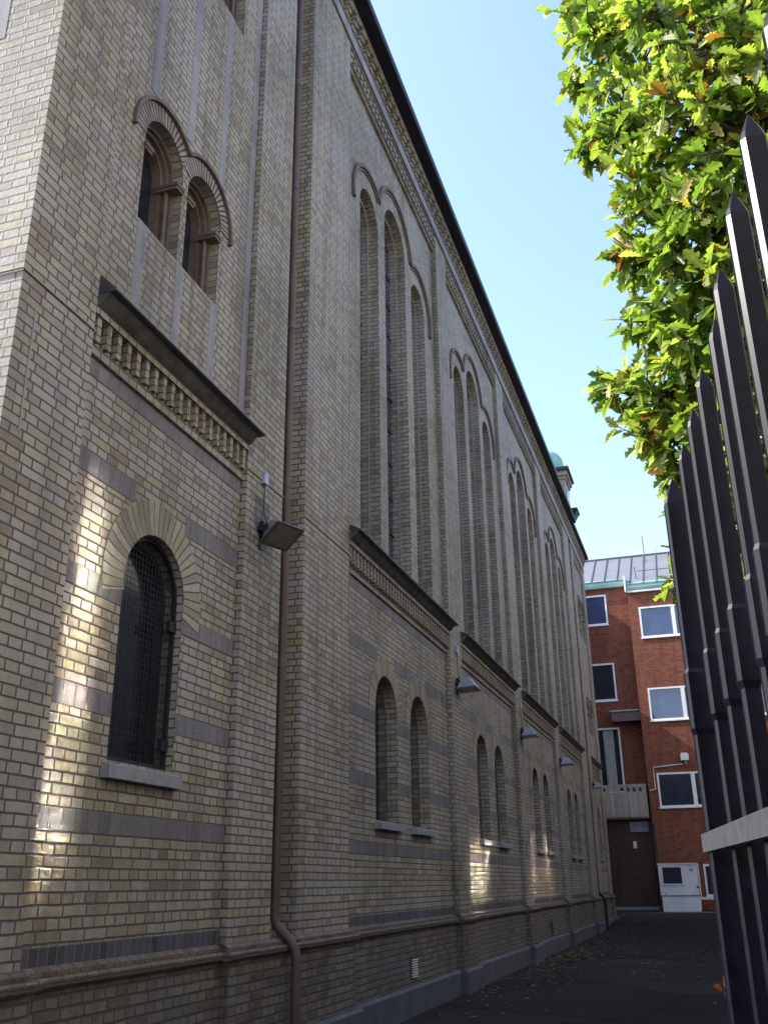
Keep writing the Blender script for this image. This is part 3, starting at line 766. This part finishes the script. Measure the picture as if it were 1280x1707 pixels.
tr = MB(); tr.box(XC - .1, XC - .04, 47.75, 48.95, 15.22, 15.30); tr.box(XC - .11, XC - .03, 47.78, 48.7, 15.3, 16.1); tr.box(XC, 14.3, 47.85, YR - .001, 15.22, 15.298); tr.build('white_verge', 'white', rb)
an = MB(); an.tube([(2.35, 51.5, 17.8), (2.32, 51.5, 19.4)], .03, 6); an.tube([(2.95, 52, 18), (2.95, 52, 18.8)], .015, 6); an.tube([(1.9, 48.6, 16.1), (1.85, 48.6, 16.75)], .03, 6); an.build('antenna', 'pipedark', rb)
sg = MB(); sg.tube([(1.95, 48.7, 16.55), (9, 48.7, 16.55)], .018, 6); sg.build('snow_guard', 'roofdark', rb)
# canopy, balcony, entrance
cp = MB(); cp.box(-.0, 1.38, 48.35, 48.99, 8.92, 9.38); cp.build('canopy', 'pipedark', rb)
ce = MB(); ce.box(-.06, XC - .002, 48.28, 48.99, 9.385, 9.45); ce.build('canopy_edge', 'cablelight', rb)
ba = MB(); BX0, BX1 = -1.15, 1.30
ba.box(BX0, BX1, 47.95, 48.05, 4.42, 5.55); ba.box(BX0, BX1, 47.95, 48.05, 5.76, 5.90)
x = BX0
while x < BX1 - .05:
    ba.box(x, x + .15, 47.95, 48.05, 5.55, 5.76); x += .28
ba.box(BX1 - .08, BX1, 48.05, 48.98, 4.42, 5.9)
ba.box(BX0, BX1, 48.05, 48.98, 4.35, 4.5)
ba.build('balcony', 'concrete', rb)
bl = MB(); bl.box(-1.1, 1.2, 48.88, 48.93, 4.5, 5.6); 
dr = MB(); dr.box(-1.19, XC - .002, 48.5, 48.6, .42, 4.34)
dr_o = dr.build('entrance_door', 'door', rb)
dd = MB()
for x in (-.95, -.35, .25, .85): dd.box(x, x + .09, 48.46, 48.499, .6, 4.3)
dd.box(-1.19, 1.39, 48.45, 48.5, .42, .6); dd.build('door_rail', 'door', dr_o)
sn = MB(); sn.box(.36, 1.18, 48.36, 48.46, 3.77, 4.22); sn.build('light_box', 'stone', rb)
no = MB(); no.box(.42, .58, 48.44, 48.458, 3.05, 3.36); no.build('notice', 'white', dr_o)
pp = MB(); pp.tube([(1.52, 47.93, 4.1), (1.52, 47.93, .42)], .05, 8); pp.tube([(1.40, 47.93, 4.1), (1.52, 47.93, 4.1)], .05, 8); pp.build('downpipe', 'pipe', rb)
sp_ = MB(); sp_.box(-1.0, 1.35, 47.5, 48.44, .3, .52); sp_.build('entrance_step', 'step', rb)
# wall lamp with conduit
wlp = empty('wall_lamp', (3.22, YR - .001, 6.85), 'small white lamp on the red brick wall above the lowest wide window', 'wall lamp')
b_ = MB(); b_.box(3.02, 3.38, 47.72, 47.99, 6.87, 7.14); b_.box(3.06, 3.34, 47.74, 47.98, 7.14, 7.2); q = b_.build('lamp_head', 'white'); 
b2 = MB(); b2.tube([(3.22, 47.86, 6.87), (3.22, 47.86, 6.68)], .06, 10); q2 = b2.build('sensor', 'stone')
b3 = MB(); b3.tube([(3.1, 47.97, 6.72), (1.72, 47.97, 6.62), (1.72, 47.97, 5.62), (1.45, 47.97, 5.58)], .022, 6); q3 = b3.build('conduit', 'white')
for o in (q, q2, q3):
    o.parent = wlp; o.matrix_parent_inverse = Matrix.Translation((-3.22, -(YR - .001), -6.85))
# ---------------------------------------------------------------- white booth
bt = empty('booth', (2.42, 46.6, gz(46.6)), 'low white hut with one dark window at the foot of the red building', 'hut')
zb = .36
def bx(name, m_, *a):
    q_ = MB()
    for t_ in a: q_.box(*t_)
    o = q_.build(name, m_); o.parent = bt; o.matrix_parent_inverse = Matrix.Translation((-2.42, -46.6, -gz(46.6))); return o
y0 = 45.8
w_ = bx('body', 'offwhite', (1.56, 3.16, y0, 47.6, 1.03, 2.28), (1.60, 3.16, y0 + .03, 47.6, zb - .05, 1.0))
bx('base_rail', 'roofdark', (1.58, 3.18, y0 + .01, 47.6, 1.0, 1.03), (1.58, 3.18, y0 - .01, y0 + .02, zb - .04, zb))
f0 = bx('window', 'white', (1.66, 2.58, y0 - .03, y0 - .001, 1.44, 1.50), (1.66, 2.58, y0 - .03, y0 - .001, 2.16, 2.22), (1.66, 1.73, y0 - .03, y0 - .001, 1.5, 2.16), (2.51, 2.58, y0 - .03, y0 - .001, 1.5, 2.16))
p0 = MB(); p0.box(1.73, 2.51, y0 - .015, y0 - .002, 1.5, 2.16); po = p0.build('pane', 'glass'); po.parent = f0
bx('roof_edge', 'white', (1.52, 3.2, y0 - .04, 47.6, 2.281, 2.33))
bx('door_handle', 'black', (2.86, 3.0, y0 - .03, y0 - .001, 2.03, 2.07), (3.08, 3.17, y0 - .04, y0 - .001, 1.33, 1.40))
bx('bolt', 'black', (1.74, 1.78, y0 - .012, y0 - .001, 1.08, 1.12), (2.9, 2.94, y0 - .012, y0 - .001, 1.08, 1.12))
bx('side_frame', 'white', (3.2, 3.24, y0 + .3, y0 + .36, .95, 2.3), (3.2, 3.9, y0 + .3, y0 + .36, .85, .95))

# ---------------------------------------------------------------- fence
fe = empty('iron_fence', (4.05, 2.0, 0), 'tall dark iron fence of pointed square bars in the right foreground', 'fence')
fdir = Vector((-.13, 1, 0)).normalized(); fn = Vector((fdir.y, -fdir.x, 0))
tips = [(4.005, 2.483), (4.047, 2.259), (4.073, 2.073), (4.096, 1.887), (4.123, 1.696), (4.132, 1.53), (4.151, 1.326), (4.169, 1.16), (4.192, .97), (4.215, .79), (4.238, .61), (4.262, .43)]
hw = .0172
def at(c, u, v, z): return tuple(Vector((c[0], c[1], z)) + fn * u + fdir * v)
def sq(c, h, z): return [at(c, -h, -h, z), at(c, h, -h, z), at(c, h, h, z), at(c, -h, h, z)]
fence_parts = []
finv = Matrix.Translation((-4.05, -2.0, 0))
for i, c in enumerate(tips):
    b = MB(); h = .029 if i == 0 else hw
    ctr = (c[0] + (.010 if i == 0 else .004), c[1])
    bv = .003; sp = .075 if i == 0 else .05
    def oct_(h_, z_):
        d_ = h_ * .62; cb_ = .0058 * h_ / h
        return [at(ctr, *p, z_) for p in ((-h_ + cb_, -d_), (h_ - bv, -d_), (h_, -d_ + bv), (h_, d_ - bv), (h_ - bv, d_), (-h_ + bv, d_), (-h_, d_ - bv), (-h_, -d_ + cb_ * 1.15))]
    lv = [(h, .05), (h, 1.93), (h + .004, 1.945), (h + .004, 2.082), (h, 2.092), (h, 2.612 - sp), (h * .80, 2.612 - sp * .72)]
    rings = [oct_(a, z) for a, z in lv]
    for r0_, r1_ in zip(rings, rings[1:]):
        for k in range(8): b.face([r0_[k], r0_[(k + 1) % 8], r1_[(k + 1) % 8], r1_[k]])
    tip = at(ctr, 0, 0, 2.612)
    for k in range(8): b.face([rings[-1][k], rings[-1][(k + 1) % 8], tip])
    b.face(rings[0][::-1])
    o = b.build('bar', 'fence'); o.parent = fe; o.matrix_parent_inverse = finv
def rail(z0, z1, m_, u0=-.042, u1=-.0225):
    r_ = MB(); A, B = (tips[0][0] + .012, tips[0][1]), (tips[-1][0] + .002, tips[-1][1])
    P = [at(A, u1, .022, 0), at(A, u0 + .006, .024, 0), at(A, u0, .012, 0), at(A, u0, -.02, 0)]
    Q = [at(B, u1, 0, 0), at(B, u0 + .006, 0, 0), at(B, u0, 0, 0), at(B, u0, -.0, 0)]
    L = P + [at(B, u0, -.1, 0), at(B, u1, -.1, 0)]
    lo = [(p[0], p[1], z0) for p in L]; hi = [(p[0], p[1], z1) for p in L]
    n = len(L)
    for k in range(n): r_.face([lo[k], lo[(k + 1) % n], hi[(k + 1) % n], hi[k]])
    r_.face(hi); r_.face(lo[::-1])
    o = r_.build('rail', m_, smooth=False); o.parent = fe; o.matrix_parent_inverse = finv
rail(1.662, 1.702, 'rail'); rail(.30, .345, 'rail')

# ---------------------------------------------------------------- leaves
half = [(0, .0), (.10, .015), (.17, .055), (.22, .13), (.28, .10), (.31, .075), (.37, .20), (.44, .215), (.47, .12), (.52, .115), (.58, .27), (.66, .27), (.69, .15), (.74, .16), (.80, .235), (.86, .20), (.88, .12), (.94, .13), (.99, .06), (1, 0)]
half_s = [(0, 0), (.15, .03), (.24, .13), (.32, .08), (.42, .21), (.50, .12), (.62, .27), (.70, .15), (.82, .23), (.90, .12), (1, 0)]
def leaf(mb_, p, d, up, L, tint, fold=.25, simple=True, curl=.0):
    d = d.normalized(); side = d.cross(up)
    if side.length < 1e-3: side = d.orthogonal()
    side.normalize(); n = side.cross(d).normalized()
    H = half_s if simple else half
    for sg_ in (-1, 1):
        pts = []
        for a, b in H:
            bb = b * L; aa = a * L
            pts.append(p + d * aa + side * (sg_ * bb * math.cos(fold)) + n * (bb * math.sin(fold) - curl * a * a * L))
        if sg_ < 0: pts.reverse()
        mb_.face(pts, [(0, 0)] * len(pts), tint)
def rv():
    while True:
        v = Vector((random.uniform(-1, 1), random.uniform(-1, 1), random.uniform(-1, 1)))
        if .05 < v.length < 1: return v.normalized()
def px(u, v, Y):
    d = Vector((u - 640, -(v - 853.5), -1585)); r3 = Matrix(R).to_3x3() @ d
    return Vector((4, 0, 1.6)) + r3 * (Y / r3.y)
# crown clumps: centre (m) and radius, laid out round the limbs of the oak
CL = []
for u, v, Y, r in [(1000, 60, 4.9, 92), (965, 140, 5.3, 42), (960, 20, 5.2, 52), (1100, 40, 4.6, 120), (1220, 60, 4.4, 130), (1340, 120, 4.4, 150), (1300, -60, 4.8, 160), (1120, -60, 5.0, 130), (980, -60, 5.3, 70),
                  (1040, 200, 4.8, 92), (990, 250, 5.2, 38), (1140, 200, 4.5, 110), (1260, 230, 4.5, 120), (1080, 330, 4.8, 82), (1180, 340, 4.6, 100), (1290, 380, 4.6, 120),
                  (1055, 430, 5.0, 58), (1130, 440, 4.8, 84), (1230, 480, 4.8, 100), (1085, 540, 5.2, 62), (1165, 560, 5.0, 84), (1270, 600, 5.0, 100),
                  (1045, 640, 5.4, 42), (1010, 650, 5.5, 22), (1105, 660, 5.3, 70), (1190, 680, 5.2, 80), (1075, 725, 5.4, 46), (1130, 760, 5.4, 50), (1210, 780, 5.3, 80), (1290, 760, 5.2, 90),
                  (1180, 850, 5.6, 60), (1260, 880, 5.5, 70), (1125, 965, 6.2, 22), (1205, 960, 5.9, 50), (1290, 990, 5.7, 70), (1120, 795, 5.6, 30), (1105, 910, 6.4, 8)]:
    Y *= .72; CL.append((px(u, v, Y), r * Y * 1.05 / 1585))
tree = empty('oak_tree', (5.9, 4.2, 0), 'sunlit green oak with lobed leaves, some yellow and brown, behind the iron fence', 'tree')
tinv = Matrix.Translation((-5.9, -4.2, 0))
base = Vector((5.9, 4.2, 0)); fork = Vector((5.78, 4.12, 2.3))
tk = MB(); tk.tube([base + Vector((0, 0, -.2)), Vector((5.9, 4.2, .5)), Vector((5.84, 4.16, 1.5)), fork, Vector((5.6, 4.0, 3.6)), Vector((5.3, 3.8, 5.0)), Vector((5.1, 3.7, 6.2))], [.30, .22, .19, .17, .13, .08, .03], 14)
o = tk.build('trunk', 'bark', smooth=True); o.parent = tree; o.matrix_parent_inverse = tinv
lb = MB(); lf = MB()
nl = 0
for (c, r) in CL:
    zs = min(max(2.3, c.z - .8), 5.6); t_ = (zs - 2.3) / 3.9
    s0 = Vector((5.78 - .65 * t_, 4.12 - .4 * t_, zs))
    mid = s0.lerp(c, .55) + Vector((random.uniform(-.08, .08), random.uniform(-.08, .08), random.uniform(-.05, .12)))
    q1 = s0.lerp(mid, .5) + rv() * .05
    lb.tube([s0, q1, mid, mid.lerp(c, .5) + rv() * .03, c + (c - mid).normalized() * r * .5], [.045, .034, .024, .015, .005], 7)
    ntw = int(84 * (r / .3) ** 2.1) + 5
    for k in range(ntw):
        e = c + rv() * r * (random.random() ** .42) * random.choice((1, 1, 1, 1.18))
        s_ = c.lerp(e, .25) + rv() * r * .1
        dirn = (e - s_); 
        if dirn.length < .02: continue
        dirn.normalize(); dirn = (dirn + Vector((-.15, -.1, .15)) + rv() * .4).normalized()
        s2 = e - dirn * random.uniform(.06, .12)
        lb.tube([s_, s2, e], [.006, .0045, .0022], 4, caps=False)
        tint_base = random.random()
        autumn = random.random() < .045
        for j in range(random.randint(4, 7)):
            q = s2.lerp(e, random.uniform(.3, 1))
            d = (dirn * .5 + rv() * .9 + Vector((0, 0, -.15))).normalized()
            up = (Vector((-.2, -.2, 1)) + rv() * .75).normalized()
            t0 = min(.90, max(0, .45 + (tint_base - .5) * .5 + random.uniform(-.3, .3)))
            if autumn or random.random() < .03: t0 = random.uniform(.91, 1.0)
            leaf(lf, q, d, up, random.uniform(.055, .128), t0, fold=random.uniform(.0, .8), simple=random.random() < .5, curl=random.uniform(-.2, .6)); nl += 1
o = lb.build('branches', 'bark'); o.parent = tree; o.matrix_parent_inverse = tinv
o = lf.build('crown', 'leaf', tint=True); o.parent = tree; o.matrix_parent_inverse = tinv
print('leaves', nl)
# fallen leaves
fa = MB()
for k in range(950):
    y = random.uniform(9, 44) if random.random() < .35 else random.gauss(25, 4.5)
    x = random.uniform(.15, 4.5) if random.random() < .2 else abs(random.gauss(0, .55)) + .2
    if y < 8 or y > 45: continue
    leaf(fa, Vector((x, y, gz(y) + .012)), Vector((random.uniform(-1, 1), random.uniform(-1, 1), 0)), (Vector((0, 0, 1)) + rv() * .25), random.uniform(.06, .12), random.random(), fold=.2, curl=-.05)
fo = fa.build('fallen_leaves', 'fallen', tint=True); struct(fo, 'stuff'); fo['label'] = 'brown and orange autumn leaves scattered on the dark asphalt'
# red shrub behind the fence
sh = empty('red_shrub', (4.42, 5.4, 0), 'shrub with red and orange autumn leaves, half hidden behind the end bar of the fence', 'shrub')
sinv = Matrix.Translation((-4.42, -5.4, 0)); sl_ = MB(); ss = MB()
for k in range(60):
    e = Vector((4.38, 5.4, .95)) + Vector((random.gauss(0, .15), random.gauss(0, .18), random.gauss(0, .22)))
    e.z = max(.25, min(1.30, e.z))
    ss.tube([(4.42, 5.4, 0), tuple(Vector((4.42, 5.4, .3)).lerp(e, .4)), tuple(e)], [.008, .005, .002], 4, caps=False)
    for j in range(7): leaf(sl_, e + rv() * .03, rv(), (Vector((0, 0, 1)) + rv() * .6), random.uniform(.05, .09), random.random(), fold=.2)
for mb_, n_, m_, tt in ((ss, 'stem', 'bark', False), (sl_, 'foliage', 'redleaf', True)):
    o = mb_.build(n_, m_, tint=tt); o.parent = sh; o.matrix_parent_inverse = sinv

# ---------------------------------------------------------------- unseen house right of the alley, placed to dim it and hold the mirrors
nh = empty('rendered_house', (12, 25, 0), 'unseen pale rendered house right of the alley, added to dim it and reflect sun', 'house')
h_ = MB(); h_.box(8.2, 17, -14, 46, 0, 15.2); q = h_.build('wall', 'render', nh)
h_ = MB(); h_.prof([(8.0, 15.2), (17.3, 15.2), (12.6, 17.6)], -14.3, 46.2); h_.build('roof', 'roofdark', nh)
XN = 8.2
for (ya, yb, za, zb_, by_, bz_) in MIRROR_WINDOWS:
    f = MB(); f.box(XN - .03, XN + .02, ya - .07, ya, za - .07, zb_ + .07); f.box(XN - .03, XN + .02, yb, yb + .07, za - .07, zb_ + .07)
    f.box(XN - .03, XN + .02, ya, yb, za - .07, za); f.box(XN - .03, XN + .02, ya, yb, zb_, zb_ + .07)
    fo_ = f.build('window', 'white', nh)
    g_ = MB(); K = 6; cy_, cz_ = (ya + yb) / 2, (za + zb_) / 2
    bow = lambda y_, z_: XN - .012 + by_ * (y_ - cy_) ** 2 + bz_ * (z_ - cz_) ** 2
    G = [[(bow(y_, z_), y_, z_) for z_ in [za + (zb_ - za) * b / (K * 3) for b in range(K * 3 + 1)]] for y_ in [ya + (yb - ya) * a / K for a in range(K + 1)]]
    for a in range(K):
        for b in range(K * 3): g_.face([G[a][b], G[a + 1][b], G[a + 1][b + 1], G[a][b + 1]])
    g_.build('pane', 'mirrorglass', fo_, smooth=True)  # concave mirror aimed to focus a sun patch on the church

M['streetwall'] = plain('slate_render', (.11, .125, .15), .9)
so = empty('sky_blocking_building', (-8, -30, 0), 'unseen slate grey block added behind the viewer to cut the sky light', 'building')  # unseen block, added to keep sky light off the lower walls
h_ = MB(); h_.box(-30, 7.9, -34, -24, 0, 13); h_.build('wall', 'streetwall', so)
h_ = MB(); h_.face([(-30.4, -23.6, 13), (8, -23.6, 13), (8, -29, 16), (-30.4, -29, 16)]); h_.face([(-30.4, -34.4, 13), (8, -34.4, 13), (8, -29, 16), (-30.4, -29, 16)]); h_.build('roof', 'roofdark', so)

gw = empty('bounce_blocking_wall', (7.1, -2, 0), 'unseen dark brick wall added right of the fence to block bounced light', 'wall')  # unseen wall, added to stop bounced light reaching the lower church wall
h_ = MB(); h_.box(6.95, 7.2, -13, 8, 0, 3.6); h_.build('brickwork', 'brick_plinth', gw)
h_ = MB(); h_.prof([(6.88, 3.601), (7.27, 3.601), (7.27, 3.66), (7.075, 3.76), (6.88, 3.66)], -13.05, 8.05); h_.build('coping', 'granite', gw)
